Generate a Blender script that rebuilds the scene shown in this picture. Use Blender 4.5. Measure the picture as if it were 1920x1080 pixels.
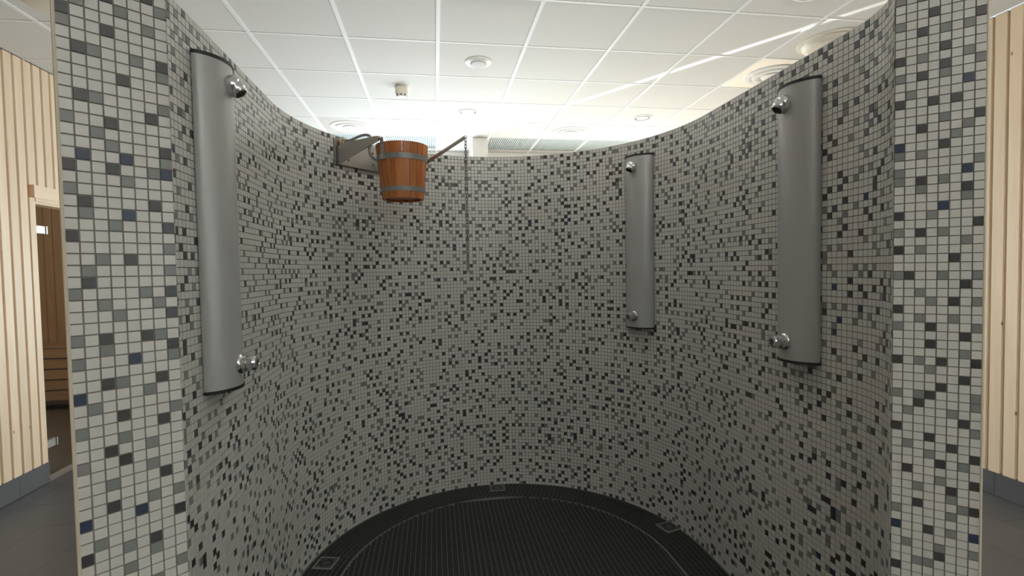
import bpy, math, random
import numpy as np
from mathutils import Vector, Matrix

for o in list(bpy.data.objects):
    bpy.data.objects.remove(o, do_unlink=True)
scene = bpy.context.scene
COL = scene.collection
RNG = random.Random(7)

# ---------------------------------------------------------------- camera
CAM_H, YAW, PITCH, ROLL, FPX = 1.504, 0.1513, 0.0356, -0.0175, 944.17
cd = bpy.data.cameras.new('camera')
cam = bpy.data.objects.new('camera', cd); COL.objects.link(cam)
cd.sensor_width = 36.0; cd.lens = FPX / 1920 * 36.0; cd.clip_start = 0.02; cd.clip_end = 100
fw0 = Vector((math.sin(YAW), math.cos(YAW), 0)); rt = Vector((math.cos(YAW), -math.sin(YAW), 0))
fwd = fw0 * math.cos(PITCH) - Vector((0, 0, 1)) * math.sin(PITCH)
upv = fw0 * math.sin(PITCH) + Vector((0, 0, 1)) * math.cos(PITCH)
rt2 = rt * math.cos(ROLL) + upv * math.sin(ROLL)
up2 = -rt * math.sin(ROLL) + upv * math.cos(ROLL)
M = Matrix((rt2, up2, -fwd)).transposed().to_4x4(); M.translation = (0, 0, CAM_H)
cam.matrix_world = M
scene.camera = cam
CAMR = np.array([rt2, up2, fwd])

# ---------------------------------------------------------------- world, lights, exposure
w = bpy.data.worlds.new('world'); scene.world = w; w.use_nodes = True
bg = w.node_tree.nodes['Background']
bg.inputs[0].default_value = (0.75, 0.88, 1.0, 1); bg.inputs[1].default_value = 1.0
vs = scene.view_settings
vs.view_transform = 'Standard'; vs.look = 'None'; vs.gamma = 1; vs.use_curve_mapping = False
vs.exposure = 0.12

def area(name, loc, aim, sx, sy, power, col, spread=180):
    l = bpy.data.lights.new(name, 'AREA'); l.shape = 'RECTANGLE'; l.size = sx; l.size_y = sy
    l.energy = power; l.color = col; l.spread = math.radians(spread)
    o = bpy.data.objects.new(name, l); COL.objects.link(o)
    o.location = loc
    o.rotation_euler = (Vector(aim) - Vector(loc)).to_track_quat('-Z', 'Y').to_euler()
    return o
# daylight outside the far window, then fill lamps outside three added windows
area('daylight_fill', (-0.33, 6.92, 1.35), (-0.7, 2.5, 2.3), 1.4, 1.4, 124, (0.93, 0.97, 1.0))
area('daylight_fill', (2.05, 6.92, 1.30), (2.3, 3.0, 2.1), 2.5, 1.3, 155, (1.0, 0.965, 0.89))
area('daylight_fill', (3.85, -1.2, 1.65), (0.0, -0.6, 2.6), 2.2, 1.5, 9, (1.0, 0.98, 0.94))
area('daylight_fill', (1.3, -2.95, 2.35), (1.1, -1.0, 3.75), 3.4, 0.75, 250, (1.0, 0.97, 0.92), 77)
# added spot for reflected sun, thrown up across the ceiling past the partition corner
sl = bpy.data.lights.new('reflected_sun', 'SPOT'); sl.energy = 11000; sl.spot_size = math.radians(9.5); sl.spot_blend = 0.6
sl.shadow_soft_size = 0.02; sl.color = (1.0, 0.98, 0.94)
so = bpy.data.objects.new('reflected_sun', sl); COL.objects.link(so)
_p0 = Vector((0.455 - 0.568 * 1.6, 5.9 + 0.823 * 1.6, 2.58)); _p1 = _p0 + Vector((0.568, -0.823, math.tan(math.radians(8.2))))
so.location = _p0
_q = (_p1 - _p0).to_track_quat('-Z', 'Y'); so.rotation_euler = _q.to_euler(); so.scale = (0.075, 1, 1)

# ---------------------------------------------------------------- materials
def mat(name, col, rough=0.5, metal=0.0, spec=0.5, coat=0.0, noise=None, rnd=0.0, bump=None, emit=None, rough_noise=None):
    m = bpy.data.materials.new(name); m.use_nodes = True
    nt = m.node_tree; b = nt.nodes['Principled BSDF']
    c4 = (*col, 1)
    b.inputs['Base Color'].default_value = c4; b.inputs['Roughness'].default_value = rough
    b.inputs['Metallic'].default_value = metal; b.inputs['Specular IOR Level'].default_value = spec
    b.inputs['Coat Weight'].default_value = coat
    src = None
    if noise:
        (scale, stretch, amount) = noise
        tc = nt.nodes.new('ShaderNodeTexCoord'); mp = nt.nodes.new('ShaderNodeMapping')
        mp.inputs['Scale'].default_value = stretch
        nt.links.new(tc.outputs['Object'], mp.inputs['Vector'])
        n = nt.nodes.new('ShaderNodeTexNoise'); n.inputs['Scale'].default_value = scale; n.inputs['Detail'].default_value = 5
        nt.links.new(mp.outputs[0], n.inputs['Vector'])
        mr = nt.nodes.new('ShaderNodeMapRange'); mr.inputs['From Min'].default_value = 0.25; mr.inputs['From Max'].default_value = 0.75
        mr.inputs['To Min'].default_value = 1 - amount; mr.inputs['To Max'].default_value = 1 + amount
        nt.links.new(n.outputs['Fac'], mr.inputs['Value']); src = mr.outputs[0]
    if rnd:
        oi = nt.nodes.new('ShaderNodeObjectInfo'); ge = nt.nodes.new('ShaderNodeNewGeometry')
        ad = nt.nodes.new('ShaderNodeMath'); ad.operation = 'ADD'
        nt.links.new(oi.outputs['Random'], ad.inputs[0]); nt.links.new(ge.outputs['Random Per Island'], ad.inputs[1])
        mr = nt.nodes.new('ShaderNodeMapRange'); mr.inputs['From Max'].default_value = 2.0
        mr.inputs['To Min'].default_value = 1 - rnd; mr.inputs['To Max'].default_value = 1 + rnd
        nt.links.new(ad.outputs[0], mr.inputs['Value'])
        if src is not None:
            mu = nt.nodes.new('ShaderNodeMath'); mu.operation = 'MULTIPLY'
            nt.links.new(src, mu.inputs[0]); nt.links.new(mr.outputs[0], mu.inputs[1]); src = mu.outputs[0]
        else:
            src = mr.outputs[0]
    if src is not None:
        vm = nt.nodes.new('ShaderNodeVectorMath'); vm.operation = 'SCALE'; vm.inputs[0].default_value = col
        nt.links.new(src, vm.inputs['Scale']); nt.links.new(vm.outputs[0], b.inputs['Base Color'])
    if bump:
        tc = nt.nodes.new('ShaderNodeTexCoord'); n = nt.nodes.new('ShaderNodeTexNoise'); n.inputs['Scale'].default_value = bump[0]
        bp = nt.nodes.new('ShaderNodeBump'); bp.inputs['Strength'].default_value = bump[1]; bp.inputs['Distance'].default_value = 0.002
        nt.links.new(tc.outputs['Object'], n.inputs['Vector']); nt.links.new(n.outputs['Fac'], bp.inputs['Height'])
        nt.links.new(bp.outputs[0], b.inputs['Normal'])
    if emit:
        b.inputs['Emission Color'].default_value = (*emit[0], 1); b.inputs['Emission Strength'].default_value = emit[1]
    return m

def wood(name, c1, c2, rough=0.55, rnd=0.08, axis='z', knots=True):
    m = bpy.data.materials.new(name); m.use_nodes = True
    nt = m.node_tree; b = nt.nodes['Principled BSDF']; b.inputs['Roughness'].default_value = rough
    N = nt.nodes.new; L = nt.links.new
    tc = N('ShaderNodeTexCoord'); oi = N('ShaderNodeObjectInfo')
    mul = N('ShaderNodeVectorMath'); mul.operation = 'SCALE'; mul.inputs['Scale'].default_value = 37.0
    cmb = N('ShaderNodeCombineXYZ')
    for i in range(3): L(oi.outputs['Random'], cmb.inputs[i])
    L(cmb.outputs[0], mul.inputs[0])
    add = N('ShaderNodeVectorMath'); add.operation = 'ADD'
    L(tc.outputs['Object'], add.inputs[0]); L(mul.outputs[0], add.inputs[1])
    mp = N('ShaderNodeMapping'); s = [26, 26, 26]; s['xyz'.index(axis)] = 1.6; mp.inputs['Scale'].default_value = s
    L(add.outputs[0], mp.inputs['Vector'])
    n1 = N('ShaderNodeTexNoise'); n1.inputs['Scale'].default_value = 1.3; n1.inputs['Detail'].default_value = 6; n1.inputs['Distortion'].default_value = 0.6
    L(mp.outputs[0], n1.inputs['Vector'])
    rp = N('ShaderNodeValToRGB'); rp.color_ramp.elements[0].position = 0.32; rp.color_ramp.elements[1].position = 0.68
    rp.color_ramp.elements[0].color = (*c1, 1); rp.color_ramp.elements[1].color = (*c2, 1)
    L(n1.outputs['Fac'], rp.inputs['Fac'])
    out = rp.outputs['Color']
    if knots:
        vo = N('ShaderNodeTexVoronoi'); vo.inputs['Scale'].default_value = 4.2
        mp2 = N('ShaderNodeMapping'); s2 = [1.3, 1.3, 1.3]; s2['xyz'.index(axis)] = 0.7; mp2.inputs['Scale'].default_value = s2
        L(add.outputs[0], mp2.inputs['Vector']); L(mp2.outputs[0], vo.inputs['Vector'])
        mr = N('ShaderNodeMapRange'); mr.inputs['From Min'].default_value = 0.02; mr.inputs['From Max'].default_value = 0.05
        L(vo.outputs['Distance'], mr.inputs['Value'])
        mx = N('ShaderNodeMix'); mx.data_type = 'RGBA'
        L(mr.outputs[0], mx.inputs['Factor']); mx.inputs['A'].default_value = (c1[0] * .35, c1[1] * .22, c1[2] * .12, 1); L(out, mx.inputs['B'])
        out = mx.outputs['Result']
    if rnd:
        m3 = N('ShaderNodeMapRange'); m3.inputs['To Min'].default_value = 1 - rnd; m3.inputs['To Max'].default_value = 1 + rnd
        L(oi.outputs['Random'], m3.inputs['Value'])
        sc = N('ShaderNodeVectorMath'); sc.operation = 'SCALE'; L(out, sc.inputs[0]); L(m3.outputs[0], sc.inputs['Scale']); out = sc.outputs[0]
    L(out, b.inputs['Base Color'])
    return m

def glass(name, tint, gloss=0.08):
    m = bpy.data.materials.new(name); m.use_nodes = True
    nt = m.node_tree; nt.nodes.remove(nt.nodes['Principled BSDF'])
    t = nt.nodes.new('ShaderNodeBsdfTransparent'); t.inputs[0].default_value = (*tint, 1)
    g = nt.nodes.new('ShaderNodeBsdfGlossy'); g.inputs['Roughness'].default_value = 0.02
    lw = nt.nodes.new('ShaderNodeLayerWeight'); lw.inputs['Blend'].default_value = 0.5
    pw = nt.nodes.new('ShaderNodeMath'); pw.operation = 'POWER'; pw.inputs[1].default_value = 4.0
    ma = nt.nodes.new('ShaderNodeMath'); ma.operation = 'MULTIPLY_ADD'; ma.inputs[1].default_value = 0.6; ma.inputs[2].default_value = 0.025
    mx = nt.nodes.new('ShaderNodeMixShader')
    nt.links.new(lw.outputs['Facing'], pw.inputs[0]); nt.links.new(pw.outputs[0], ma.inputs[0]); nt.links.new(ma.outputs[0], mx.inputs['Fac'])
    nt.links.new(t.outputs[0], mx.inputs[1]); nt.links.new(g.outputs[0], mx.inputs[2])
    nt.links.new(mx.outputs[0], nt.nodes['Material Output'].inputs['Surface'])
    return m

T_LIGHT = mat('tile_pale_grey', (0.60, 0.585, 0.545), 0.35, rnd=0.04)
T_GREY = mat('tile_mid_grey', (0.205, 0.212, 0.20), 0.32, rnd=0.10)
T_DARK = mat('tile_charcoal', (0.050, 0.050, 0.049), 0.28, rnd=0.12)
T_NAVY = mat('tile_navy', (0.030, 0.042, 0.080), 0.28, rnd=0.12)
TM = [T_LIGHT, T_GREY, T_DARK, T_NAVY]
GROUT = mat('grout_grey', (0.20, 0.183, 0.155), 0.9, noise=(30, (1, 1, 1), 0.12))
F_TILE = mat('floor_mosaic_black', (0.020, 0.021, 0.019), 0.55, spec=0.3, rnd=0.2)
F_GROUT = mat('floor_grout', (0.15, 0.15, 0.135), 0.9)
SLATE = mat('floor_tile_slate', (0.088, 0.090, 0.093), 0.42, noise=(3.5, (1, 1, 1), 0.14), rnd=0.06)
SLATE_D = mat('skirting_tile_slate', (0.085, 0.088, 0.094), 0.5, noise=(5, (1, 1, 1), 0.1), rnd=0.05)
JOINT = mat('tile_joint_light', (0.21, 0.21, 0.20), 0.9)
PINE = wood('pine_board', (0.78, 0.61, 0.435), (0.84, 0.685, 0.505), 0.5, rnd=0.05)
PINE_SHADE = mat('pine_groove_shade', (0.74, 0.42, 0.25), 0.7)  # shade and warm interreflection between boards put into this colour
PINE_H = wood('pine_board_lying', (0.78, 0.61, 0.435), (0.84, 0.685, 0.505), 0.5, axis='y')
SAUNA = wood('sauna_board', (0.42, 0.30, 0.17), (0.56, 0.42, 0.26), 0.6)
SAUNA_H = wood('sauna_board_lying', (0.42, 0.30, 0.17), (0.56, 0.42, 0.26), 0.6, axis='x')
CEIL = mat('ceiling_panel_white', (0.67, 0.665, 0.645), 0.85, noise=(60, (1, 1, 1), 0.02))
CEIL_M = mat('ceiling_panel_gloss', (0.88, 0.87, 0.84), 0.14, metal=0.4)
TBAR = mat('ceiling_bar_white', (0.83, 0.84, 0.85), 0.6, spec=0.3)
DECK = mat('ceiling_gap_shade', (0.25, 0.25, 0.24), 0.9)  # deck darkened to paint the shadow lines at the panel gaps
PLASTER = mat('wall_plaster_white', (0.80, 0.78, 0.74), 0.85, noise=(8, (1, 1, 1), 0.03))
DARKWALL = mat('wall_unseen_dark', (0.16, 0.16, 0.155), 0.8, noise=(6, (1, 1, 1), 0.1))  # unseen back wall made dark to lessen bounce light in the shower
GRILLE = mat('grille_grey_blue', (0.47, 0.52, 0.53), 0.5)
ALU = mat('anodised_aluminium', (0.45, 0.45, 0.44), 0.40, metal=0.3, noise=(2, (1, 1, 0.05), 0.03))
BLACK = mat('black_plastic', (0.012, 0.012, 0.012), 0.5)
CHROME = mat('chrome', (0.72, 0.72, 0.72), 0.12, metal=1.0)
STEEL = mat('brushed_steel', (0.42, 0.40, 0.37), 0.38, metal=0.85, noise=(6, (1, 1, 4), 0.12))
CHAINM = mat('chain_steel', (0.20, 0.19, 0.17), 0.45, metal=0.6)
GALV = mat('galvanised_hoop', (0.27, 0.28, 0.28), 0.45, metal=0.6)
BRASS = mat('brass_fitting', (0.45, 0.30, 0.15), 0.4, metal=0.7)
RUBBER = mat('grey_rubber_hose', (0.30, 0.28, 0.27), 0.5)
CEDAR = wood('bucket_cedar', (0.37, 0.105, 0.024), (0.60, 0.225, 0.062), 0.40, rnd=0.42, knots=False)
WHITE = mat('white_plastic', (0.82, 0.82, 0.80), 0.4)
CREAM = mat('cream_plastic', (0.72, 0.68, 0.58), 0.5)
GREYM = mat('grey_mesh', (0.50, 0.50, 0.50), 0.6)
MIRROR = mat('reflector_aluminium', (0.80, 0.80, 0.78), 0.15, metal=1.0)
LAMP = mat('lamp_lit', (0.9, 0.9, 0.9), 0.5, emit=((1.0, 0.98, 0.94), 6.0))
FILL_LIT = mat('fill_panel_lit', (0.9, 0.9, 0.9), 0.5, emit=((1.0, 0.98, 0.93), 5.0))  # glow of the added ceiling fill panel
LAMP_OFF = mat('lamp_opal', (0.85, 0.82, 0.75), 0.4)
TRIM = mat('beige_edge_trim', (0.62, 0.54, 0.42), 0.6)
DOORGLASS = glass('smoked_glass', (0.66, 0.66, 0.64))
PANE = glass('window_glass', (0.95, 0.97, 0.97))
DRAINM = mat('drain_steel', (0.10, 0.10, 0.095), 0.4, metal=0.6)

# ---------------------------------------------------------------- mesh helpers
class MB:
    def __init__(s): s.v = []; s.f = []
    def add(s, v, f):
        k = len(s.v); s.v += [tuple(p) for p in v]; s.f += [tuple(i + k for i in q) for q in f]; return s
    def box(s, x0, x1, y0, y1, z0, z1):
        return s.add([(x0, y0, z0), (x1, y0, z0), (x1, y1, z0), (x0, y1, z0), (x0, y0, z1), (x1, y0, z1), (x1, y1, z1), (x0, y1, z1)],
                     [(0, 3, 2, 1), (4, 5, 6, 7), (0, 1, 5, 4), (1, 2, 6, 5), (2, 3, 7, 6), (3, 0, 4, 7)])
    def prism(s, poly, z0, z1, axis='z'):
        n = len(poly)
        P = {'z': lambda a, b, c: (a, b, c), 'y': lambda a, b, c: (a, c, b), 'x': lambda a, b, c: (c, a, b)}[axis]
        v = [P(a, b, z0) for a, b in poly] + [P(a, b, z1) for a, b in poly]
        f = [tuple(range(n))[::-1], tuple(range(n, 2 * n))] + [(i, (i + 1) % n, n + (i + 1) % n, n + i) for i in range(n)]
        return s.add(v, f)
    def lathe(s, prof, n=24, org=(0, 0, 0), d=(0, 0, 1), cap=True):
        q = Vector((0, 0, 1)).rotation_difference(Vector(d).normalized()); o = Vector(org)
        v = []; f = []
        for r, h in prof:
            for i in range(n):
                a = 2 * math.pi * i / n
                v.append(o + q @ Vector((r * math.cos(a), r * math.sin(a), h)))
        for k in range(len(prof) - 1):
            for i in range(n):
                j = (i + 1) % n
                f.append((k * n + i, k * n + j, (k + 1) * n + j, (k + 1) * n + i))
        if cap:
            f.append(tuple(range(n))[::-1]); f.append(tuple((len(prof) - 1) * n + i for i in range(n)))
        return s.add(v, f)
    def tube(s, pts, r, n=8, closed=False):
        pts = [Vector(p) for p in pts]; m = len(pts); v = []; f = []
        prev = None
        for i, p in enumerate(pts):
            if closed: t = pts[(i + 1) % m] - pts[i - 1]
            else: t = pts[min(i + 1, m - 1)] - pts[max(i - 1, 0)]
            t.normalize()
            if prev is None:
                a = Vector((0, 0, 1)) if abs(t.z) < .9 else Vector((1, 0, 0)); nx = t.cross(a).normalized()
            else:
                nx = (prev - t * prev.dot(t)).normalized()
            prev = nx; ny = t.cross(nx)
            for k in range(n):
                an = 2 * math.pi * k / n; v.append(p + (nx * math.cos(an) + ny * math.sin(an)) * r)
        for i in range(m if closed else m - 1):
            for k in range(n):
                j = (i + 1) % m; l = (k + 1) % n
                f.append((i * n + k, i * n + l, j * n + l, j * n + k))
        if not closed:
            f.append(tuple(range(n))[::-1]); f.append(tuple((m - 1) * n + k for k in range(n)))
        return s.add(v, f)
    def mesh(s, name, smooth=None):
        me = bpy.data.meshes.new(name); me.from_pydata(s.v, [], s.f); me.update()
        me.polygons.foreach_set('use_smooth', [False] * len(me.polygons))
        if smooth is not None:
            me.polygons.foreach_set('use_smooth', [True] * len(me.polygons))
            me.set_sharp_from_angle(angle=math.radians(smooth))
        return me

def obj(name, me, m=None, parent=None, loc=(0, 0, 0), rz=0.0, smooth=None, scale=None):
    if isinstance(me, MB): me = me.mesh(name, smooth)
    if m is not None and len(me.materials) == 0: me.materials.append(m)
    o = bpy.data.objects.new(name, me); COL.objects.link(o)
    o.location = loc; o.rotation_euler = (0, 0, rz)
    if scale: o.scale = scale
    if parent is not None: o.parent = parent
    return o
def empty(name, loc, rz=0.0):
    o = bpy.data.objects.new(name, None); COL.objects.link(o); o.location = loc; o.rotation_euler = (0, 0, rz)
    o.empty_display_size = 0.05
    return o
def tag(o, label=None, cat=None, group=None, kind=None):
    if label: o['label'] = label
    if cat: o['category'] = cat
    if group: o['group'] = group
    if kind: o['kind'] = kind
    return o
def copy_tree(o, parent=None):
    c = o.copy(); COL.objects.link(c)
    if parent is not None: c.parent = parent; c.matrix_parent_inverse = o.matrix_parent_inverse
    for ch in o.children: copy_tree(ch, c)
    return c

# ---------------------------------------------------------------- room numbers
XL, XR, YF, YB, HC = -2.85, 3.53, 6.65, -2.60, 3.052
DOOR0, DOOR1, DOORH = 4.146, 5.02, 2.045

# outer floor: grout bed with slate tiles as pieces
fl = obj('floor', MB().box(-5.4, XR + 0.1, YB - 0.1, 6.95, -0.12, -0.003), JOINT)
tag(fl, 'dark grey stone tile floor around the shower', 'floor', kind='structure')
TW, TLn = 0.33, 0.66
k = 0; xs = []
x = 3.219 + TW
while x > XL - TW: xs.append(x); x -= TW
tile_cache = {}
for ci, x1 in enumerate(xs):
    x0 = x1 - TW; a = max(x0, XL) + 0.0012; b = min(x1, XR) - 0.0012
    if b - a < 0.02: continue
    y = 2.41 + (ci % 2) * 0.33 - 8 * TLn
    while y < YF:
        c = max(y, YB) + 0.0012; d = min(y + TLn, YF) - 0.0012; y += TLn
        if d - c < 0.02: continue
        key = (round(b - a, 3), round(d - c, 3))
        if key not in tile_cache:
            sx, sy = key; me = MB().box(0, sx, 0, sy, -0.010, 0.0).mesh('floor_tile'); me.materials.append(SLATE); tile_cache[key] = me
        obj('floor_tile', tile_cache[key], None, fl, (a, c, 0))

# ceiling: deck, panels, bars
ce = obj('ceiling', MB().box(XL - 0.1, XR + 0.1, YB - 0.1, 6.95, HC + 0.05, HC + 0.12), DECK)
tag(ce, 'white suspended ceiling of square panels in a metal grid', 'ceiling', kind='structure')
GX0, GY0, G = 0.055, 3.495, 0.6
gx = [GX0 + G * i for i in range(-6, 7)]; gy = [GY0 + G * i for i in range(-11, 7)]
GRILLES = {(-2, 4), (-1, 4), (1, 4), (2, 4), (3, 4), (4, 4)}
DIFF = [(-2, 3), (2, 3), (4, 0), (4, -1), (-4, -1)]
pan_cache = {}
for i in range(-6, 7):
    for j in range(-11, 7):
        a = max(GX0 + G * i, XL); b = min(GX0 + G * (i + 1), XR); c = max(GY0 + G * j, YB); d = min(GY0 + G * (j + 1), YF)
        if b - a < 0.04 or d - c < 0.04 or (i, j) in GRILLES: continue
        gl = (i, j) in ((-2, 3), (4, 0))
        key = (round(b - a, 3), round(d - c, 3), gl)
        if key not in pan_cache:
            e = 0.006; me = MB().box(e, key[0] - e, e, key[1] - e, 0.0, 0.015).mesh('ceiling_panel')
            me.materials.append(CEIL_M if gl else CEIL); pan_cache[key] = me
        p = obj('ceiling_panel', pan_cache[key], None, ce, (a, c, HC + 0.004))
for x in gx:
    if XL < x < XR: obj('ceiling_bar', MB().box(x - 0.012, x + 0.012, YB, YF, HC - 0.001, HC + 0.03), TBAR, ce)
for y in gy:
    if YB < y < YF: obj('ceiling_cross_bar', MB().box(XL, XR, y - 0.007, y + 0.007, HC + 0.001, HC + 0.03), TBAR, ce)

# walls
def struct(name, mb, m, label, cat='wall'):
    o = obj(name, mb, m); tag(o, label, cat, kind='structure'); return o
wl = struct('wall_left', MB().box(XL - 0.10, XL - 0.018, YB, DOOR0, 0, HC).box(XL - 0.10, XL - 0.018, DOOR1, YF, 0, HC).box(XL - 0.10, XL - 0.018, DOOR0, DOOR1, 2.18, HC),
            PINE_SHADE, 'pale pine board wall with a sauna glass door')
RY0, RY1, RZ0, RZ1 = -2.3, -0.1, 0.9, 2.4
wr = struct('wall_right', MB().box(XR + 0.018, XR + 0.10, YB, RY0, 0, HC).box(XR + 0.018, XR + 0.10, RY1, YF, 0, HC).box(XR + 0.018, XR + 0.10, RY0, RY1, 0, RZ0).box(XR + 0.018, XR + 0.10, RY0, RY1, RZ1, HC), PINE_SHADE, 'pale pine board wall facing the sauna door wall')
WX0, WX1, WZ0, WZ1 = -1.05, 0.40, 0.65, 2.82
VX0, VX1 = 0.80, 3.35
wf = struct('wall_far', MB().box(XL - 0.1, WX0, YF, YF + 0.2, 0, HC).box(WX1, VX0, YF, YF + 0.2, 0, HC).box(VX1, XR + 0.1, YF, YF + 0.2, 0, HC).box(WX0, WX1, YF, YF + 0.2, 0, WZ0).box(WX0, WX1, YF, YF + 0.2, WZ1, HC).box(VX0, VX1, YF, YF + 0.2, 0, WZ0).box(VX0, VX1, YF, YF + 0.2, 2.30, HC),
            PLASTER, 'white plaster wall behind the shower')
BX0, BX1, BZ0, BZ1 = -0.4, 3.0, 2.15, 2.95
wb = struct('wall_back', MB().box(XL - 0.1, XR + 0.1, YB - 0.2, YB, 0, BZ0).box(XL - 0.1, XR + 0.1, YB - 0.2, YB, BZ1, HC).box(XL - 0.1, BX0, YB - 0.2, YB, BZ0, BZ1).box(BX1, XR + 0.1, YB - 0.2, YB, BZ0, BZ1), DARKWALL, 'dark grey wall facing the shower opening')
struct('wall_partition', MB().box(0.468, 0.647, 5.915, YF, 0, HC), PLASTER, 'narrow cream partition wall end below the ceiling')
def window(name, x0, x1, z0, z1, y, n, label):
    m = MB()
    f = 0.05
    m.box(x0, x1, y, y + 0.06, z0, z0 + f).box(x0, x1, y, y + 0.06, z1 - f, z1)
    m.box(x0, x0 + f, y, y + 0.06, z0 + f, z1 - f).box(x1 - f, x1, y, y + 0.06, z0 + f, z1 - f)
    o = obj(name, m, WHITE); tag(o, label, 'window', kind='structure')
    wdt = (x1 - x0 - 2 * f) / n
    for i in range(n):
        obj('pane', MB().box(x0 + f + i * wdt + 0.01, x0 + f + (i + 1) * wdt - 0.01, y + 0.025, y + 0.035, z0 + f, z1 - f), PANE, o)
        if i: obj('mullion', MB().box(x0 + f + i * wdt - 0.02, x0 + f + i * wdt + 0.02, y, y + 0.06, z0 + f, z1 - f), WHITE, o)
window('window_1', WX0, WX1, WZ0, WZ1, YF + 0.05, 2, 'daylight window hidden behind the shower wall')
window('fill_window_3', VX0, VX1, WZ0, 2.30, YF + 0.05, 3, 'wide added fill window beyond the cream partition, hidden by the shower wall')  # added window to brighten the ceiling beyond the partition
window('fill_window_4', BX0, BX1, BZ0, BZ1, YB - 0.12, 3, 'high added strip window in the grey wall facing the shower opening')  # added strip window, its lamp brightens the ceiling behind the camera
wo = obj('fill_window_2', MB().box(XR + 0.02, XR + 0.08, RY0, RY1, RZ0, RZ0 + 0.05).box(XR + 0.02, XR + 0.08, RY0, RY1, RZ1 - 0.05, RZ1).box(XR + 0.02, XR + 0.08, RY0, RY0 + 0.05, RZ0 + 0.05, RZ1 - 0.05).box(XR + 0.02, XR + 0.08, RY1 - 0.05, RY1, RZ0 + 0.05, RZ1 - 0.05), WHITE)  # added window giving side light from behind the camera
tag(wo, 'added window in the pine wall before the shower opening', 'window', kind='structure')
obj('pane', MB().box(XR + 0.045, XR + 0.055, RY0 + 0.05, RY1 - 0.05, RZ0 + 0.05, RZ1 - 0.05), PANE, wo)

# pine boards, 85 mm pitch, chamfered edges
BP = 0.0848
def board_mesh(hgt, m, side):
    wd = BP - 0.013
    # profile in (y, x): front face towards the room
    pr = [(-0.006, 0.020), (wd + 0.006, 0.020), (wd + 0.006, 0.012), (wd, 0.012), (wd, 0.004), (wd - 0.004, 0.0), (0.004, 0.0), (0.0, 0.004), (0.0, 0.012), (-0.006, 0.012)]
    mb = MB(); n = len(pr)
    v = [(-side * dx, y, 0) for y, dx in pr] + [(-side * dx, y, hgt) for y, dx in pr]
    f = [tuple(range(n)), tuple(range(n, 2 * n))[::-1]] + [(i, n + i, n + (i + 1) % n, (i + 1) % n) for i in range(n)]
    me = mb.add(v, f).mesh('wall_board'); me.materials.append(m); return me
for wall, X, side, y0 in ((wl, XL, 1, 3.841), (wr, XR, -1, 2.577)):
    full = board_mesh(HC - 0.15, PINE, side); over = board_mesh(HC - 2.175, PINE, side); low = board_mesh(RZ0 - 0.15, PINE, side); high = board_mesh(HC - RZ1, PINE, side)
    i = int((YB - y0) / BP) - 1
    while True:
        y = y0 + i * BP; i += 1
        if y < YB: continue
        if y + BP > YF: break
        if side == 1 and y + BP - 0.012 > DOOR0 + 0.005 and y < DOOR1:
            obj('wall_board', over, None, wall, (X, y, 2.175))
        elif side == -1 and y + BP > RY0 and y < RY1:
            obj('wall_board', low, None, wall, (X, y, 0.15)); obj('wall_board', high, None, wall, (X, y, RZ1))
        else:
            obj('wall_board', full, None, wall, (X, y, 0.15))
# narrow edge board against the door opening
obj('wall_board', MB().box(XL - 0.02, XL, 4.0954, DOOR0, 0.15, 2.085), PINE, wl)
# skirting tiles
for nm, X, s, j0, lab in (('baseboard_left', XL, -1, 3.875, 'dark grey tiled skirting below the sauna door wall boards'), ('baseboard_right', XR, 1, 2.689, 'dark grey tiled skirting below the pine wall facing the sauna')):
    bb = obj(nm, MB().box(*sorted((X + s * 0.004, X + s * 0.018)), YB, DOOR0 if s < 0 else YF, 0, 0.148), JOINT)
    tag(bb, lab, 'baseboard', kind='structure')
    y = j0 - 10 * TLn
    cache = {}
    while y < YF:
        c = max(y, YB) + 0.0012; d = min(y + TLn, DOOR0 if s < 0 else YF) - 0.0012; y += TLn
        if d - c < 0.03: continue
        kk = round(d - c, 3)
        if kk not in cache:
            a, b = sorted((-s * 0.006, s * 0.01)); me = MB().box(a, b, 0, kk, 0.003, 0.150).mesh('skirting_tile'); me.materials.append(SLATE_D); cache[kk] = me
        obj('skirting_tile', cache[kk], None, bb, (X, c, 0))

# ---------------------------------------------------------------- sauna behind the left wall
struct('wall_sauna', MB().box(-5.30, -5.22, 3.0, 6.9, 0, 2.6).box(-5.22, XL - 0.10, 6.72, 6.80, 0, 2.6).box(-5.22, XL - 0.10, 3.0, 3.08, 0, 2.6), SAUNA, 'brown board walls inside the sauna')
ws = bpy.data.objects['wall_sauna']
struct('ceiling_sauna', MB().box(-5.30, XL - 0.10, 3.0, 6.9, 2.6, 2.68), SAUNA, 'brown sauna ceiling', 'ceiling')
sb = MB().box(0, 0.088, 0, 0.02, 0, 2.6).mesh('wall_board'); sb.materials.append(SAUNA)
x = -5.20
while x < XL - 0.2:
    obj('wall_board', sb, None, ws, (x, 6.70, 0)); x += 0.095
be = empty('sauna_bench', (-4.1, 6.35, 0)); tag(be, 'brown slatted sauna bench seen through the glass door', 'bench')
for z in (0.13, 0.25, 0.37, 0.49, 0.61): obj('front_slat', MB().box(-1.05, 1.05, -0.02, 0.0, z, z + 0.10), SAUNA_H, be)
for yy in (0.0, 0.09, 0.18, 0.27): obj('seat_slat', MB().box(-1.05, 1.05, yy - 0.03, yy + 0.05, 0.72, 0.745), SAUNA_H, be)
for xx in (-0.9, 0.0, 0.9): obj('support', MB().box(xx - 0.03, xx + 0.03, 0.0, 0.30, 0.0, 0.72), SAUNA, be)
sl2 = bpy.data.lights.new('sauna_fill', 'POINT'); sl2.energy = 45; sl2.shadow_soft_size = 0.08; sl2.color = (1, 0.85, 0.62)  # added fill light to brighten the sauna, without a fixture
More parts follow.
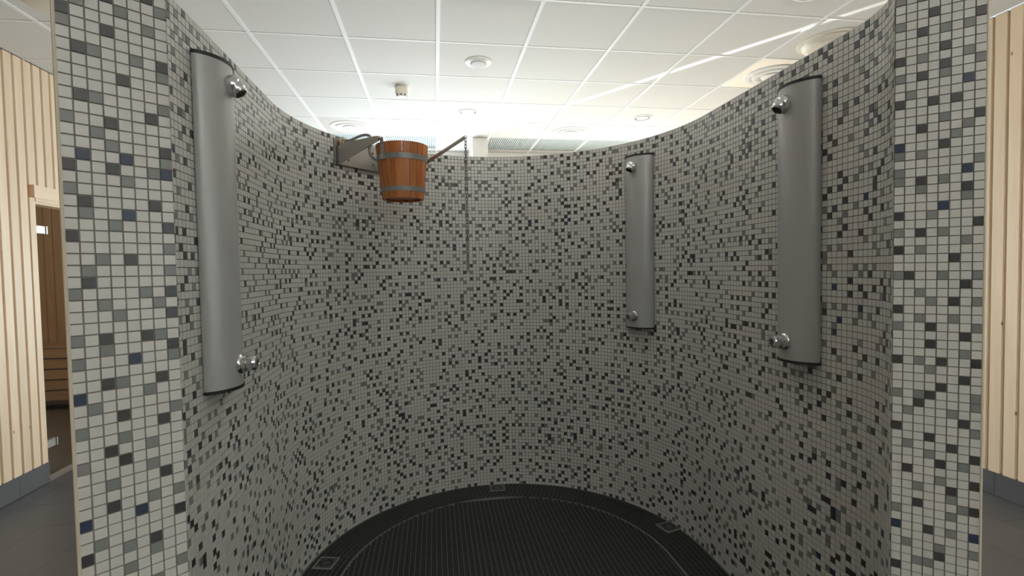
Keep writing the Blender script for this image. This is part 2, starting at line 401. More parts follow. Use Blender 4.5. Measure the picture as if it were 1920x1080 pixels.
slo = bpy.data.objects.new('sauna_fill', sl2); COL.objects.link(slo); slo.location = (-4.6, 4.3, 2.2)

# door: pane, hinges, header and jamb
dr = obj('door_1', MB().box(-2.925, -2.917, DOOR0 + 0.045, DOOR1 - 0.03, 0.012, DOORH - 0.008), DOORGLASS)
tag(dr, 'smoked frameless glass sauna door on two chrome hinges', 'door', kind='structure')
for z in (1.865, 0.262):
    hg = obj('hinge', MB().box(-2.917, -2.885, DOOR0 + 0.045, DOOR0 + 0.15, z - 0.028, z + 0.028).box(-2.888, -2.880, DOOR0 + 0.138, DOOR0 + 0.152, z - 0.030, z + 0.030), STEEL, dr)
    obj('hinge_knuckle', MB().lathe([(0.009, -0.034), (0.009, 0.034)], 12, (-2.898, DOOR0 + 0.030, z)), CHROME, hg, smooth=40)
    obj('hinge_plate', MB().box(-2.915, -2.885, DOOR0 + 0.001, DOOR0 + 0.03, z - 0.020, z + 0.020), CHROME, hg)
hd = obj('trim_1', MB().box(XL - 0.10, XL + 0.012, DOOR0 - 0.02, DOOR1 + 0.02, 2.085, 2.178), PINE_H)
tag(hd, 'pine header board above the sauna glass door', 'trim', kind='structure')
obj('header_lip', MB().box(XL - 0.10, XL + 0.004, DOOR0, DOOR1, 2.062, 2.085), PINE_H, hd)
obj('header_lip', MB().box(XL - 0.10, XL - 0.006, DOOR0, DOOR1, 2.045, 2.062), PINE_H, hd)
jb = obj('trim_2', MB().box(XL - 0.10, XL - 0.021, DOOR0 - 0.012, DOOR0, 0.03, 2.085).box(XL - 0.02, XL + 0.006, DOOR0 - 0.006, DOOR0, 0.03, 0.15).box(XL - 0.10, XL - 0.001, DOOR1, DOOR1 + 0.012, 0.03, 2.085), PINE)
tag(jb, 'pine jamb beside the sauna glass door', 'trim', kind='structure')

# ---------------------------------------------------------------- the horseshoe shower wall
P = 0.0228; NR = 100; H = NR * P
U0, WH, VC, VS = 0.3386, 1.05, 2.417, 1.51
LR, LTH = 0.386, math.radians(52.5)
IN_E, OUT_E = (0.8990, 1.2036), (1.0366, 1.0806)
TH = 0.184
L_lip = LR * LTH; L_str = VC - VS; L_arc = math.pi * WH; L_tot = 2 * (L_lip + L_str) + L_arc
def inner(s):
    """arc length -> (x, y), angle of the outward (into the wall) normal; runs from the left lip round to the right lip"""
    sg = -1
    t = s
    if s > L_tot / 2: t = L_tot - s; sg = 1
    if t < L_lip:
        th = (L_lip - t) / LR
        return (U0 + sg * (WH - LR * (1 - math.cos(th))), VS - LR * math.sin(th)), (sg * math.cos(th), -math.sin(th)), (sg * math.cos(0.8 * th), -math.sin(0.8 * th))
    t -= L_lip
    if t < L_str: return (U0 + sg * WH, VS + t), (sg, 0.0), (sg, 0.0)
    a = (t - L_str) / WH
    n = (sg * math.cos(a), math.sin(a))
    return (U0 + WH * n[0], VC + WH * n[1]), n, n
NC = round(L_tot / P)
bnd = [inner(L_tot * i / NC) for i in range(NC + 1)]
inn = np.array([b[0] for b in bnd]); out = np.array([(b[0][0] + TH * b[2][0], b[0][1] + TH * b[2][1]) for b in bnd])
for i_ in range(NC + 1):
    if out[i_, 1] < VS and abs(out[i_, 0] - U0) > 0.5:
        sg = 1 if out[i_, 0] > U0 else -1
        k_ = (VS - out[i_, 1]) / (VS - out[NC, 1]); out[i_] = (U0 + sg * (WH + TH - k_ * (WH + TH - OUT_E[0])), VS - k_ * (VS - OUT_E[1]))
inn[0] = (U0 - IN_E[0], IN_E[1]); inn[-1] = (U0 + IN_E[0], IN_E[1])
out[0] = (U0 - OUT_E[0], OUT_E[1]); out[-1] = (U0 + OUT_E[0], OUT_E[1])
mb = MB(); n = NC + 1
v = [(x, y, 0) for x, y in inn] + [(x, y, H) for x, y in inn] + [(x, y, 0) for x, y in out] + [(x, y, H) for x, y in out]
f = []
for i in range(NC):
    f += [(i, i + 1, n + i + 1, n + i), (2 * n + i + 1, 2 * n + i, 3 * n + i, 3 * n + i + 1), (n + i, n + i + 1, 3 * n + i + 1, 3 * n + i)]
f += [(0, n, 3 * n, 2 * n), (NC, 2 * n + NC, 3 * n + NC, n + NC)]
sw = obj('wall_shower', mb.add(v, f), GROUT)
tag(sw, 'horseshoe shower wall covered in speckled grey mosaic tiles', 'wall', kind='structure')

FACE_L = (39, ['....G...', '..G.....', '..D.G..D', '......G.', 'D.......', '...N...N', 'G.G..D..', '........', '.D...G..', '..G.....', '....D..G', '..G..D..', '....G...', '.D.....G', 'G...D...', '......G.', '..G....N', '.D..GD..', '........', 'G..N...G', 'D....G..', '.GD..D.G', '........', 'D...G...', '.G...G..', 'D.G....G', '......D.', 'G.....G.', '...D.G..', 'G.......', '.......D', 'D...G...', '...N..G.', '.D....D.', '.......G', '...G....', 'NG..D..D', 'G..N..N.', 'D...G...', '.....G..', '....D..G', '.D......', 'G....GD.', '........', '...D....', 'G.......', 'D.G..GD.', '........', '....D..G', '.G.....D', '...G..G.', 'G...D...', '.D......'])
FACE_R = (29, ['D.......', '..GG....', '....D...', '.G..G..G', '........', 'N..D.G.N', '........', 'G....G..', '..D...GD', '.....G..', '..G..D..', '....G..D', '.D......', '....D.G.', '...G...D', '.G...D..', '...D....', 'D......G', '......D.', '.G...G..', '..D....G', 'G.GD...G', '....D...', '......D.', '...G....', 'D.G.D..D', '......G.', '...D....', '......D.', 'G..D...G', '..G..G..', 'D.......', '...G.D.G', '..G.....', '......D.', 'GD..G..G', '........', '.....D..', 'D.G.....', '......G.', 'G.D.G...', '.......D', 'D..G....', '....N...', '......G.', '..G...D.', 'G.D.G...', 'G.....N.', '.......G', 'G.G.....', 'N...D...', '.....G..', '..D...G.', '....G..D', '........', 'D..D.D..', '.G......', '......N.', 'G.D.G...', '....D..G', 'D.G...G.', '....D...', '........', '..D.G.G.', 'G......D', '...D....', '........', 'G.G.....'])
CODE = {'.': 0, 'G': 1, 'D': 2, 'N': 3}
nprng = np.random.default_rng(11)
def random_pattern(nc, nr):
    g = np.zeros((nc, nr), int)
    r = nprng.random((nc, nr))
    for c in range(nc):
        for k in range(nr):
            p = 0.097
            orth = (c and g[c - 1, k]) or (k and g[c, k - 1])
            diag = (c and k and g[c - 1, k - 1]) or (c and k + 1 < nr and g[c - 1, k + 1])
            q = 0.22 if orth else 1.0 if diag else 1.55
            x = r[c, k]
            if x < p * q: g[c, k] = 2
            elif x < 2 * p * q: g[c, k] = 1
            elif x < 2 * p * q + 0.006: g[c, k] = 3
    return g
# each entry: base centre (x, y), outward normal into the room, column index set, colours per row
quads = []   # (cx, cy, tx, ty, nx, ny, half_width, row, colour)
singles = []
def column(p0, p1, nrm, cols, face=None):
    p0 = np.array(p0); p1 = np.array(p1); t = p1 - p0; ln = np.hypot(*t); t = t / ln
    nv = np.array([t[1], -t[0]])
    if nv @ np.array(nrm) < 0: nv = -nv
    c = (p0 + p1) / 2
    for r in range(NR):
        quads.append((c[0], c[1], t[0], t[1], nv[0], nv[1], ln / 2 - 0.0009, r, cols[r], face is not None))
pat = random_pattern(NC, NR)
for i in range(NC):
    nb_ = bnd[i][1]; column(inn[i], inn[i + 1], (-nb_[0], -nb_[1]), pat[i])
# outer skin, resampled to the tile pitch
seg = np.hypot(*(out[1:] - out[:-1]).T); cum = np.r_[0, np.cumsum(seg)]; NO = int(round(cum[-1] / P))
ss = np.linspace(0, cum[-1], NO + 1); oo = np.c_[np.interp(ss, cum, out[:, 0]), np.interp(ss, cum, out[:, 1])]
pat = random_pattern(NO, NR); cen = np.array([U0, 2.0])
for i in range(NO):
    md = (oo[i] + oo[i + 1]) / 2; column(oo[i], oo[i + 1], md - cen, pat[i])
for sg, (r0, rows) in ((-1, FACE_L), (1, FACE_R)):
    a = np.array((U0 + sg * IN_E[0], IN_E[1])); b = np.array((U0 + sg * OUT_E[0], OUT_E[1])); fp = random_pattern(8, NR)
    for c in range(8):
        cols = [CODE[rows[r - r0][c]] if r0 <= r < r0 + len(rows) else fp[c, r] for r in range(NR)]
        column(a + (b - a) * c / 8, a + (b - a) * (c + 1) / 8, (-sg * 0.5, -1), cols, face=True)
Q = np.array([q[:9] for q in quads]); isface = np.array([q[9] for q in quads])
ctr = np.c_[Q[:, 0], Q[:, 1], (Q[:, 7] + 0.5) * P]
cc = (ctr - np.array([0, 0, CAM_H])) @ CAMR.T
pxy = np.c_[960 + FPX * cc[:, 0] / cc[:, 2], 540 - FPX * cc[:, 1] / cc[:, 2]]
ndv = -(ctr[:, 0] * Q[:, 4] + ctr[:, 1] * Q[:, 5]) / np.linalg.norm(ctr - np.array([0, 0, CAM_H]), axis=1)
areap = np.where(isface & (cc[:, 2] > 0) & (pxy[:, 0] > 0) & (pxy[:, 0] < 1920) & (pxy[:, 1] > 0) & (pxy[:, 1] < 1080), ndv / cc[:, 2] ** 3, -1)
big = np.argsort(-areap)[:300]
isbig = np.zeros(len(Q), bool); isbig[big] = True
FRONT, BACK, HZ = 0.0022, -0.002, P / 2 - 0.0009
tmesh = {}
hwf = float(np.hypot(OUT_E[0] - IN_E[0], OUT_E[1] - IN_E[1]) / 16 - 0.0009)
for ci in range(4):
    ch = 0.0006
    mb = MB().add([(-hwf, 0, -HZ), (hwf, 0, -HZ), (hwf, 0, HZ), (-hwf, 0, HZ), (-hwf + ch, FRONT - BACK, -HZ + ch), (hwf - ch, FRONT - BACK, -HZ + ch), (hwf - ch, FRONT - BACK, HZ - ch), (-hwf + ch, FRONT - BACK, HZ - ch)],
                  [(0, 1, 2, 3), (7, 6, 5, 4), (0, 4, 5, 1), (1, 5, 6, 2), (2, 6, 7, 3), (3, 7, 4, 0)])
    tmesh[ci] = mb.mesh('mosaic_tile'); tmesh[ci].materials.append(TM[ci])
for i in big:
    q = Q[i]; nx, ny = q[4], q[5]
    obj('mosaic_tile', tmesh[int(q[8])], None, sw, (q[0] + BACK * nx, q[1] + BACK * ny, (q[7] + 0.5) * P), math.atan2(-nx, ny))
def tile_mesh(name, c3, t3, n3, hw, s3, hz, front, back, mats, idx):
    """many five-faced tiles as one mesh: c3 centres, t3 / s3 in-plane axes, n3 outward normals"""
    m = len(c3); ch = 0.0005
    V = np.empty((m, 8, 3))
    for k, (a, b) in enumerate(((-1, -1), (1, -1), (1, 1), (-1, 1))):
        V[:, k] = c3 + t3 * (a * hw)[:, None] + s3 * (b * hz) + n3 * back
        V[:, 4 + k] = c3 + t3 * (a * (hw - ch))[:, None] + s3 * (b * (hz - ch)) + n3 * front
    base = (np.arange(m) * 8)[:, None, None]
    Fq = np.array([(4, 5, 6, 7), (0, 1, 5, 4), (1, 2, 6, 5), (2, 3, 7, 6), (3, 0, 4, 7)])[None] + base
    Frev = np.array([(7, 6, 5, 4), (4, 5, 1, 0), (5, 6, 2, 1), (6, 7, 3, 2), (7, 4, 0, 3)])[None] + base
    flip = (np.einsum('ij,ij->i', np.cross(t3, s3), n3) < 0)[:, None, None]
    Fq = np.where(flip, Frev, Fq).reshape(-1, 4)
    me = bpy.data.meshes.new(name)
    me.vertices.add(m * 8); me.vertices.foreach_set('co', V.ravel())
    nf = len(Fq); me.loops.add(nf * 4); me.loops.foreach_set('vertex_index', Fq.ravel().astype(np.int32))
    me.polygons.add(nf); me.polygons.foreach_set('loop_start', np.arange(nf, dtype=np.int32) * 4)
    for x in mats: me.materials.append(x)
    me.polygons.foreach_set('material_index', np.repeat(idx.astype(np.int32), 5))
    me.polygons.foreach_set('use_smooth', np.zeros(nf, bool))
    me.update(calc_edges=True)
    return me
R_ = ~isbig; q = Q[R_]; z0 = np.zeros(len(q))
o = obj('mosaic_tiles', tile_mesh('mosaic_tiles', ctr[R_], np.c_[q[:, 2], q[:, 3], z0], np.c_[q[:, 4], q[:, 5], z0], q[:, 6],
        np.tile((0, 0, 1.0), (len(q), 1)), HZ, FRONT, BACK, TM, q[:, 8]), None, sw)
o['kind'] = 'stuff'
mb = MB(); lo = [(x, y, H - 0.004) for x, y in inn] + [(x, y, H - 0.004) for x, y in out]; n = NC + 1
mb.add(lo + [(x, y, z + 0.007) for x, y, z in lo], [(2 * n + i, 2 * n + i + 1, 3 * n + i + 1, 3 * n + i) for i in range(NC)] + [(i, i + 1, 2 * n + i + 1, 2 * n + i) for i in range(NC)] + [(n + i + 1, n + i, 3 * n + i, 3 * n + i + 1) for i in range(NC)])
obj('wall_cap', mb, T_LIGHT, sw)
for p in (out[0], out[-1]):
    obj('edge_trim', MB().lathe([(0.0035, 0), (0.0035, H)], 8, (p[0], p[1], 0)), TRIM, sw)
obj('edge_trim', MB().tube([(x, y, H) for x, y in inn + (out - inn) * 0.02], 0.003, 6), TRIM, sw)

# ---------------------------------------------------------------- shower floor
RP, RW = 0.0275, 0.217
poly = [(x, y) for x, y in inn if y > 1.25]
sf = obj('floor_shower', MB().prism([(U0 - WH, 1.13)] + [(U0 - WH, VC)] + [(U0 + WH * -math.cos(a), VC + WH * math.sin(a)) for a in np.linspace(0.03, math.pi - 0.03, 60)] + [(U0 + WH, VC), (U0 + WH, 1.13)], -0.002, 0.0045), F_GROUT)
tag(sf, 'black mosaic floor inside the horseshoe shower', 'floor', kind='structure')
C = []; T = []
for k in range(7):
    off = (k + 0.5) * RP + 0.012; r = WH - off
    Ls = VC - 1.16; tot = 2 * Ls + math.pi * r; m = int(tot / RP)
    for i in range(m):
        s = (i + 0.5) * tot / m
        if s < Ls: C.append((U0 - r, 1.16 + s)); T.append((0, 1))
        elif s > tot - Ls: C.append((U0 + r, 1.16 + tot - s)); T.append((0, 1))
        else:
            a = (s - Ls) / r; C.append((U0 - r * math.cos(a), VC + r * math.sin(a))); T.append((math.sin(a), math.cos(a)))
ri = WH - RW + 0.002
HWL = [RP / 2 - 0.0011] * len(C)
for j in range(-60, 60):
    y = VC + j * RP
    if y < 1.15 or y > VC + ri - RP / 2: continue
    xm = ri if y < VC else math.sqrt(ri * ri - (y - VC) ** 2)
    for i in range(-40, 41):
        a = max((i - 0.2) * RP, -xm); b = min((i + 0.8) * RP, xm)
        if b - a < 0.006: continue
        C.append((U0 + (a + b) / 2, y)); T.append((1, 0)); HWL.append((b - a) / 2 - 0.0011)
C = np.array(C); T = np.array(T, float); m = len(C); zz = np.zeros(m)
t3 = np.c_[T, zz]; n3 = np.tile((0, 0, 1.0), (m, 1))
o = obj('floor_mosaic_tiles', tile_mesh('floor_mosaic_tiles', np.c_[C, zz + 0.0045], t3, n3, np.array(HWL), np.cross(n3, t3), RP / 2 - 0.0011, 0.0015, -0.001, [F_TILE], np.zeros(m)), None, sf)
o['kind'] = 'stuff'
for (dx, dy), lab in (((0.39, 3.397), 'square steel floor drain at the back of the shower below the chain'), ((1.30, 2.69), 'square steel floor drain below the middle shower panel on the curve'), ((-0.59, 2.67), 'square steel floor drain across from the shower panel on the curve, nearer the sauna side')):
    a = math.atan2(dx - U0, dy - VC)
    d = empty('floor_drain', (dx, dy, 0.006), -a); tag(d, lab, 'drain', 'drains in the shower floor rim')
    s = 0.052
    obj('frame', MB().box(-s, s, -s, -s + 0.007, 0, 0.004).box(-s, s, s - 0.007, s, 0, 0.004).box(-s, -s + 0.007, -s + 0.007, s - 0.007, 0, 0.004).box(s - 0.007, s, -s + 0.007, s - 0.007, 0, 0.004), JOINT, d)
    gr = obj('grate', MB().box(-s + 0.007, s - 0.007, -s + 0.007, s - 0.007, 0, 0.0025), DRAINM, d)
    for k in range(12):
        an = k * math.pi / 6
        sl_ = obj('slot', MB().box(-0.0035, 0.0035, 0.020, 0.036, 0.0022, 0.0034), BLACK, gr, rz=an)

# ---------------------------------------------------------------- shower panels
PH = 1.045
def arc_profile(hw, side, sag, n=18):
    R = (hw * hw + sag * sag) / (2 * sag); a0 = math.asin(hw / R)
    return [(-hw, 0.0)] + [(R * math.sin(-a0 + 2 * a0 * i / n), side + R * math.cos(-a0 + 2 * a0 * i / n) - (R - sag)) for i in range(n + 1)] + [(hw, 0.0)]
def make_panel():
    t = empty('shower_panel', (0, 0, 0))
    pr = arc_profile(0.098, 0.012, 0.062)
    obj('body', MB().prism(pr[::-1], 0.010, PH - 0.010), ALU, t, smooth=35)
    cp = MB().prism(arc_profile(0.1005, 0.012, 0.064)[::-1], 0, 0.010).mesh('end_cap', 35)
    obj('end_cap', cp, BLACK, t); obj('end_cap', cp, BLACK, t, (0, 0, PH - 0.010))
    y0 = 0.070
    nz = obj('nozzle', MB().lathe([(0.034, 0), (0.034, 0.012), (0.032, 0.022), (0.027, 0.030), (0.018, 0.034)], 28, (0, y0, PH - 0.072), (0, 1, 0)), CHROME, t, smooth=50)
    dv = Vector((0, 0.62, -0.78)).normalized(); p = Vector((0, y0 + 0.014, PH - 0.072))
    obj('spout', MB().lathe([(0.0275, -0.01), (0.0275, 0.014), (0.026, 0.024), (0.022, 0.031), (0.019, 0.033), (0.0175, 0.030)], 28, p, dv), CHROME, nz, smooth=50)
    obj('spray_face', MB().lathe([(0.0172, 0.0300), (0.0172, 0.0312)], 24, p, dv), BLACK, nz)
    kb = obj('push_button', MB().lathe([(0.034, 0), (0.034, 0.004), (0.031, 0.010), (0.027, 0.013)], 28, (0, y0, 0.078), (0, 1, 0)), CHROME, t, smooth=40)
    obj('collar', MB().lathe([(0.027, 0.012), (0.027, 0.024), (0.022, 0.026), (0.022, 0.030)], 28, (0, y0, 0.078), (0, 1, 0)), CHROME, kb, smooth=40)
    obj('knob', MB().lathe([(0.022, 0.030), (0.0255, 0.032), (0.0255, 0.046), (0.022, 0.053), (0.013, 0.056), (0.012, 0.053)], 28, (0, y0, 0.078), (0, 1, 0)), CHROME, kb, smooth=40)
    obj('button_face', MB().lathe([(0.012, 0.0532), (0.012, 0.0545)], 20, (0, y0, 0.078), (0, 1, 0)), DRAINM, kb)
    return t
pan = make_panel()
spots = [((U0 - WH + 0.005, 1.752), (1, 0), 'tall grey shower panel with chrome nozzle, alone on the side with the bucket'),
         ((U0 + (WH - 0.010) * math.sin(math.radians(60.6)), VC + (WH - 0.010) * math.cos(math.radians(60.6))), (-math.sin(math.radians(60.6)), -math.cos(math.radians(60.6))), 'grey shower panel on the curved back wall, farther from the opening of two'),
         ((U0 + WH - 0.005, 1.735), (-1, 0), 'grey shower panel beside the shower opening, opposite the side with the bucket')]
for i, ((x, y), (nx, ny), lab) in enumerate(spots):
    o = pan if i == 0 else copy_tree(pan)
    o.location = (x, y, 1.136); o.rotation_euler = (0, 0, math.atan2(-nx, ny))
    tag(o, lab, 'shower panel', 'shower panels on the mosaic wall')

# ---------------------------------------------------------------- bucket shower
TX, TY = 0.669, 0.743          # along the pivot axis; local +x.  local +y points back to the wall
RZ = math.atan2(TY, TX)
BC = (-0.165, 2.880)
bk = empty('tipping_bucket', (BC[0], BC[1], 1.905), RZ)
tag(bk, 'orange wooden stave bucket with grey hoops, tipped by a chain', 'bucket')
RB, RT_, HB = 0.113, 0.143, 0.293
NS = 20
def stave_mesh():
    a = math.pi / NS - 0.006; m = MB(); v = []
    for z, r in ((0, RB), (HB, RT_)):
        for rr in (r, r - 0.016):
            for s in (-1, 0, 1):
                v.append((rr * math.sin(a * s) * (1.0), rr * math.cos(a * s), z))
    # 0-2 outer bottom, 3-5 inner bottom, 6-8 outer top, 9-11 inner top
    f = [(1, 0, 6, 7), (2, 1, 7, 8), (3, 4, 10, 9), (4, 5, 11, 10), (0, 3, 9, 6), (5, 2, 8, 11), (6, 9, 10, 7), (7, 10, 11, 8), (0, 1, 4, 3), (1, 2, 5, 4)]
    me = m.add(v, f).mesh('stave'); me.materials.append(CEDAR); return me
sm = stave_mesh()
for i in range(NS): obj('stave', sm, None, bk, rz=2 * math.pi * i / NS)
obj('bucket_bottom', MB().lathe([(RB - 0.015, 0.012), (RB - 0.013, 0.026)], 28), CEDAR, bk)
for z0, z1 in ((0.204, 0.232), (0.036, 0.060)):
    r0 = RB + (RT_ - RB) * z0 / HB; r1 = RB + (RT_ - RB) * z1 / HB
    obj('hoop', MB().lathe([(r0 - 0.003, z0), (r0 + 0.0022, z0), (r1 + 0.0022, z1), (r1 - 0.003, z1)], 40, cap=False), GALV, bk, smooth=40)
PZ = 2.212 - 1.905
for s in (-1, 1):
    st = obj('pivot_strap', MB().box(*sorted((s * 0.1345, s * 0.1465)), -0.013, 0.013, 0.200, 0.288).box(*sorted((s * 0.145, s * 0.150)), -0.010, 0.010, 0.285, PZ + 0.010), STEEL, bk)
    obj('pivot_bolt', MB().lathe([(0.007, 0), (0.007, 0.030), (0.010, 0.030), (0.010, 0.035)], 12, (s * 0.142, 0, PZ), (s, 0, 0)), STEEL, st, smooth=40)
    obj('strap_screw', MB().lathe([(0.005, 0), (0.004, 0.003)], 10, (s * 0.1465, 0, 0.216), (s, 0, 0)), CHROME, st)
# lever bar on the far side, reaching towards the middle of the shower
a0 = Vector((0.151, 0.02, 0.205)); a1 = Vector((0.158, -0.318, 0.327))
d = (a1 - a0).normalized(); nn = Vector((1, 0, 0)); bb_ = d.cross(nn).normalized()
vv = [p + nn * (sx * 0.004) + bb_ * (sy * 0.0085) for p in (a0, a1) for sx, sy in ((-1, -1), (1, -1), (1, 1), (-1, 1))]
lv = obj('lever', MB().add(vv, [(3, 2, 1, 0), (4, 5, 6, 7), (0, 1, 5, 4), (1, 2, 6, 5), (2, 3, 7, 6), (3, 0, 4, 7)]), STEEL, bk)
ey = a1 + d * 0.006
obj('eye_ring', MB().tube([ey + d * (0.007 * math.cos(t)) + bb_ * (0.007 * math.sin(t)) for t in np.linspace(0, 2 * math.pi, 13)[:-1]], 0.002, 5, True), STEEL, lv)
E_w = Matrix.Rotation(RZ, 4, 'Z') @ ey + Vector((BC[0], BC[1], 1.905))

# chain
CH_N, CH_P = 41, 0.0178
ch = empty('pull_chain', (E_w.x, E_w.y, E_w.z - 0.006 - CH_N * CH_P)); tag(ch, 'thin steel chain hanging from the bucket lever', 'chain')
lp = []
for t in np.linspace(0, 2 * math.pi, 13)[:-1]:
    lp.append((0.0056 * math.cos(t), 0, 0.0060 * (1 if math.sin(t) > 0.01 else -1 if math.sin(t) < -0.01 else 0) + 0.0056 * math.sin(t)))
lm_ = MB().tube(lp, 0.0021, 5, True).mesh('link'); lm_.materials.append(CHAINM)
for i in range(CH_N):
    obj('link', lm_, None, ch, (0, 0, (i + 0.5) * CH_P), 0.5 + (i % 2) * math.pi / 2 + RNG.uniform(-.25, .25))

# bracket on the wall, arms, water pipe and hose
WD = 0.366
br = empty('bucket_bracket', (BC[0], BC[1], 2.10), RZ)
tag(br, 'brushed steel wall bracket holding the wooden bucket', 'bracket')
wp = obj('wall_plate', MB().box(-0.185, 0.185, WD - 0.026, WD - 0.016, 0.020, 0.165), STEEL, br)
for sx, sz in ((-0.09, 0.055), (-0.09, 0.125), (0.09, 0.055), (0.09, 0.125)):
    obj('screw', MB().lathe([(0.006, 0), (0.005, 0.003)], 10, (sx, WD - 0.026, sz), (0, -1, 0)), DRAINM, wp)
for s in (-1, 1):
    xo = s * 0.1655
    prof = [(WD - 0.026, 0.015), (WD - 0.026, 0.118), (WD - 0.10, 0.132), (0.02, 0.126), (-0.008, 0.120), (-0.011, 0.110), (0.004, 0.100)]
    ar = obj('arm', MB().prism(prof, xo - 0.003, xo + 0.003, 'x'), STEEL, br)
    obj('arm_foot', MB().box(xo - 0.012, xo + 0.012, WD - 0.030, WD - 0.020, 0.012, 0.125), DRAINM, ar)
def to_local(p, o):
    c, s = math.cos(-RZ), math.sin(-RZ); x, y = p[0] - o[0], p[1] - o[1]
    return (c * x - s * y, s * x + c * y, p[2] - o[2])
O3 = (BC[0], BC[1], 2.10)
hp = [(-0.485, 2.972, 2.248), (-0.457, 2.95, 2.243), (-0.414, 2.92, 2.254), (-0.385, 2.905, 2.262), (-0.362, 2.89, 2.263), (-0.342, 2.875, 2.257), (-0.33, 2.865, 2.245), (-0.326, 2.86, 2.226), (-0.332, 2.86, 2.205), (-0.339, 2.86, 2.185), (-0.338, 2.86, 2.154), (-0.322, 2.86, 2.13), (-0.30, 2.865, 2.118)]
def smooth_pts(pts, it=2):
    for _ in range(it):
        q = [pts[0]]
        for a, b in zip(pts[:-1], pts[1:]):
            q += [tuple(.75 * u + .25 * w_ for u, w_ in zip(a, b)), tuple(.25 * u + .75 * w_ for u, w_ in zip(a, b))]
        pts = q + [pts[-1]]
    return pts
obj('water_hose', MB().tube([to_local(p, O3) for p in smooth_pts(hp)], 0.0075, 8), RUBBER, br, smooth=60)
vb = obj('valve', MB().lathe([(0.010, -0.06), (0.010, 0.03), (0.013, 0.03), (0.013, 0.045)], 14, to_local((-0.508, 2.985, 2.205), O3)), BRASS, br, smooth=40)
obj('elbow', MB().tube([to_local(p, O3) for p in smooth_pts([(-0.508, 2.985, 2.245), (-0.508, 2.985, 2.262), (-0.496, 2.978, 2.264), (-0.478, 2.966, 2.250)])], 0.010, 8), CREAM, vb, smooth=60)
obj('valve_flange', MB().lathe([(0.026, 0), (0.026, 0.008), (0.016, 0.010), (0.012, 0.03)], 16, to_local((-0.522, 3.000, 2.185), O3), (0.85, -0.53, 0)), DRAINM, vb, smooth=40)

# ---------------------------------------------------------------- ceiling fittings
def cellc(i, j): return (GX0 + G * (i + 0.5), GY0 + G * (j + 0.5), HC + 0.004)
def up(mb): # ceiling fittings are modelled hanging downwards
    mb.v = [(x, y, -z) for x, y, z in mb.v]; mb.f = [t[::-1] for t in mb.f]; return mb
def diffuser():
    t = empty('ceiling_vent', (0, 0, 0))
    obj('outer_ring', up(MB().lathe([(0.215, 0.0), (0.212, 0.006), (0.190, 0.012), (0.165, 0.008), (0.160, 0.0)], 40, cap=False)), WHITE, t, smooth=40)
    obj('cone', up(MB().lathe([(0.152, 0.002), (0.150, 0.016), (0.135, 0.020), (0.090, 0.008), (0.086, 0.004)], 40, cap=False)), WHITE, t, smooth=40)
    obj('centre_disc', up(MB().lathe([(0.085, 0.006), (0.080, 0.018), (0.040, 0.028), (0.012, 0.031)], 32)), WHITE, t, smooth=40)
    obj('backplate', up(MB().lathe([(0.158, 0.0005), (0.158, 0.002)], 32)), CREAM, t)
    return t
df = diffuser()
DL = {(-2, 3): 'round white ceiling vent above the bucket bracket, near the striped grilles', (2, 3): 'round white ceiling vent beside the grey striped ceiling grilles', (4, 0): 'round white ceiling vent in a shiny panel near the pine wall'}
for n_, (ij, lab) in enumerate(DL.items()):
    o = df if n_ == 0 else copy_tree(df)
    o.location = cellc(*ij); tag(o, lab, 'vent', 'round ceiling vents')
for ij, lab in (((4, -1), 'smooth cream dome ceiling vent next to the shiny panel vent'), ((-4, -1), 'smooth cream dome ceiling vent near the sauna door wall')):
    t = empty('dome_vent', cellc(*ij)); tag(t, lab, 'vent', 'cream dome vents')
    obj('rim', up(MB().lathe([(0.20, 0), (0.198, 0.008), (0.185, 0.012), (0.17, 0.012)], 36, cap=False)), CREAM, t, smooth=40)
    obj('dome', up(MB().lathe([(0.175, 0.004), (0.165, 0.030), (0.12, 0.045), (0.05, 0.052), (0.01, 0.053)], 36)), CREAM, t, smooth=60)
t = empty('ceiling_speaker', cellc(0, 0)); tag(t, 'round white ceiling speaker with grey centre', 'speaker')
obj('rim', up(MB().lathe([(0.098, 0), (0.097, 0.006), (0.085, 0.014), (0.066, 0.016), (0.062, 0.020)], 36, cap=False)), WHITE, t, smooth=40)
obj('speaker_grille', up(MB().lathe([(0.063, 0.012), (0.060, 0.024), (0.02, 0.027)], 32)), GREYM, t, smooth=40)
t = empty('smoke_detector', cellc(-1, 1)); tag(t, 'cream smoke detector hanging below the ceiling panel', 'detector')
obj('base', up(MB().lathe([(0.052, 0), (0.052, 0.050), (0.049, 0.055)], 28)), CREAM, t, smooth=40)
hd_ = obj('sensor_head', up(MB().lathe([(0.044, 0.052), (0.043, 0.066), (0.034, 0.078), (0.020, 0.080)], 28)), WHITE, t, smooth=40)
for k in range(8):
    a = k * math.pi / 4
    obj('sensor_slot', MB().box(-0.009, 0.009, 0.0405, 0.0445, -0.069, -0.060), BLACK, hd_, rz=a)
def downlight(name, ij, r, lit, label):
    t = empty(name, cellc(*ij)); tag(t, label, 'downlight', 'recessed ceiling downlights')
    obj('rim', up(MB().lathe([(r, 0), (r - 0.001, 0.006), (r - 0.014, 0.009), (r - 0.016, 0.0)], 36, cap=False)), WHITE, t, smooth=40)
    obj('reflector', up(MB().lathe([(r - 0.015, 0.004), (r * 0.72, 0.0018), (r * 0.5, 0.0008)], 18, cap=True)), MIRROR, t)
    obj('lamp', up(MB().lathe([(r * 0.62, 0.002), (r * 0.60, 0.010), (r * 0.3, 0.014)], 24)), LAMP if lit else LAMP_OFF, t, smooth=50)
    for k in range(10):
        a = k * math.pi / 5
        obj('fin', MB().box(-0.002, 0.002, r * 0.60, r - 0.018, -0.007, 0.0), MIRROR, t, rz=a)
    return t
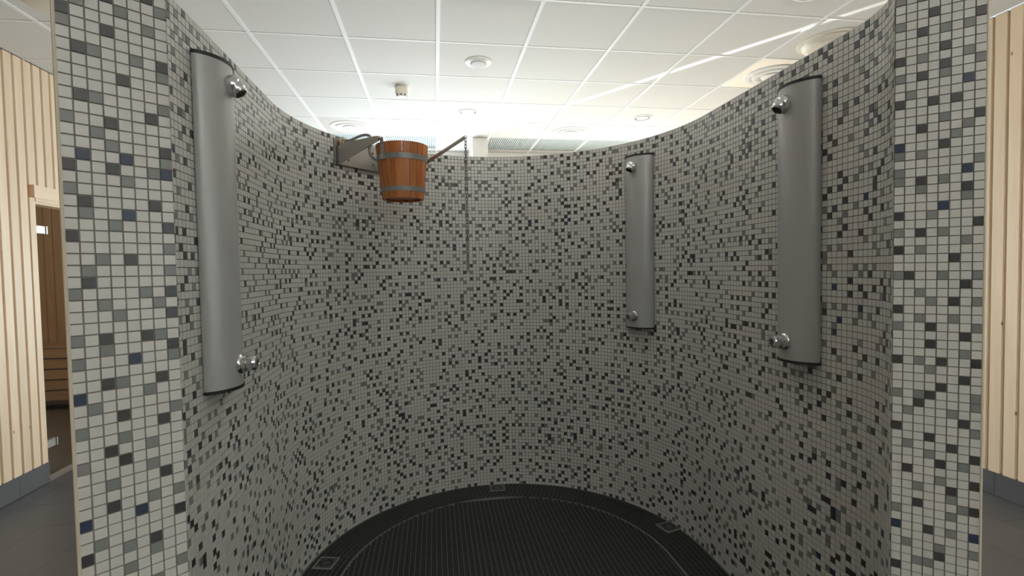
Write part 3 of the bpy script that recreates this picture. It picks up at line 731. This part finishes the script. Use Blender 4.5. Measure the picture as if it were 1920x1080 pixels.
downlight('downlight', (0, 2), 0.098, True, 'lit round downlight between the speaker and the partition')
downlight('downlight', (3, 2), 0.098, False, 'unlit round downlight near the grey striped grilles')
downlight('downlight', (3, -2), 0.13, False, 'large faceted round downlight above the shower opening')
def fill_panel(i, j, lab):
    x0, y0 = GX0 + G * i, GY0 + G * j
    t = empty('ceiling_fill', (x0, y0, HC)); tag(t, lab, 'added ceiling light', 'added square lights')
    obj('frame', MB().box(0.02, 0.58, 0.02, 0.04, -0.008, 0.003).box(0.02, 0.58, 0.56, 0.58, -0.008, 0.003).box(0.02, 0.04, 0.04, 0.56, -0.008, 0.003).box(0.56, 0.58, 0.04, 0.56, -0.008, 0.003), WHITE, t)
    obj('fill_diffuser', MB().box(0.04, 0.56, 0.04, 0.56, -0.004, 0.002), FILL_LIT, t)
fill_panel(0, -2, 'square added fill light over the middle of the shower')  # added out of view to supply top light in the shower
def grille(i, j, lab):
    x0, y0 = GX0 + G * i + 0.014, GY0 + G * j + 0.010; wdt, dep = G - 0.028, 0.53
    t = empty('ceiling_grille', (x0, y0, HC + 0.002)); tag(t, lab, 'grille', 'striped ceiling grilles')
    obj('backing', MB().box(0, wdt, 0, dep, 0.016, 0.02), GRILLE, t)
    m = MB()
    nsl = 24
    for k in range(nsl):
        a = (k + 0.2) * wdt / nsl; m.box(a, a + 0.6 * wdt / nsl, 0.012, dep - 0.012, 0.0, 0.016)
    s = obj('slats', m, GRILLE, t); s['kind'] = 'stuff'
    for ya in (0, dep - 0.012): obj('frame_bar', MB().box(0, wdt, ya, ya + 0.012, -0.002, 0.016), GRILLE, t)
GL = {-2: 'striped grey ceiling grille over the bucket bracket, second from the cream partition', -1: 'striped grey ceiling grille over the bucket, nearer the cream partition of two',
      1: 'striped grey ceiling grille adjoining the cream partition, away from the bucket', 2: 'second striped grey ceiling grille beyond the cream partition, behind a round vent',
      3: 'third striped grey ceiling grille beyond the cream partition', 4: 'striped grey ceiling grille closest to the pine wall without the sauna'}
for (i, j) in sorted(GRILLES):
    grille(i, j, GL[i])
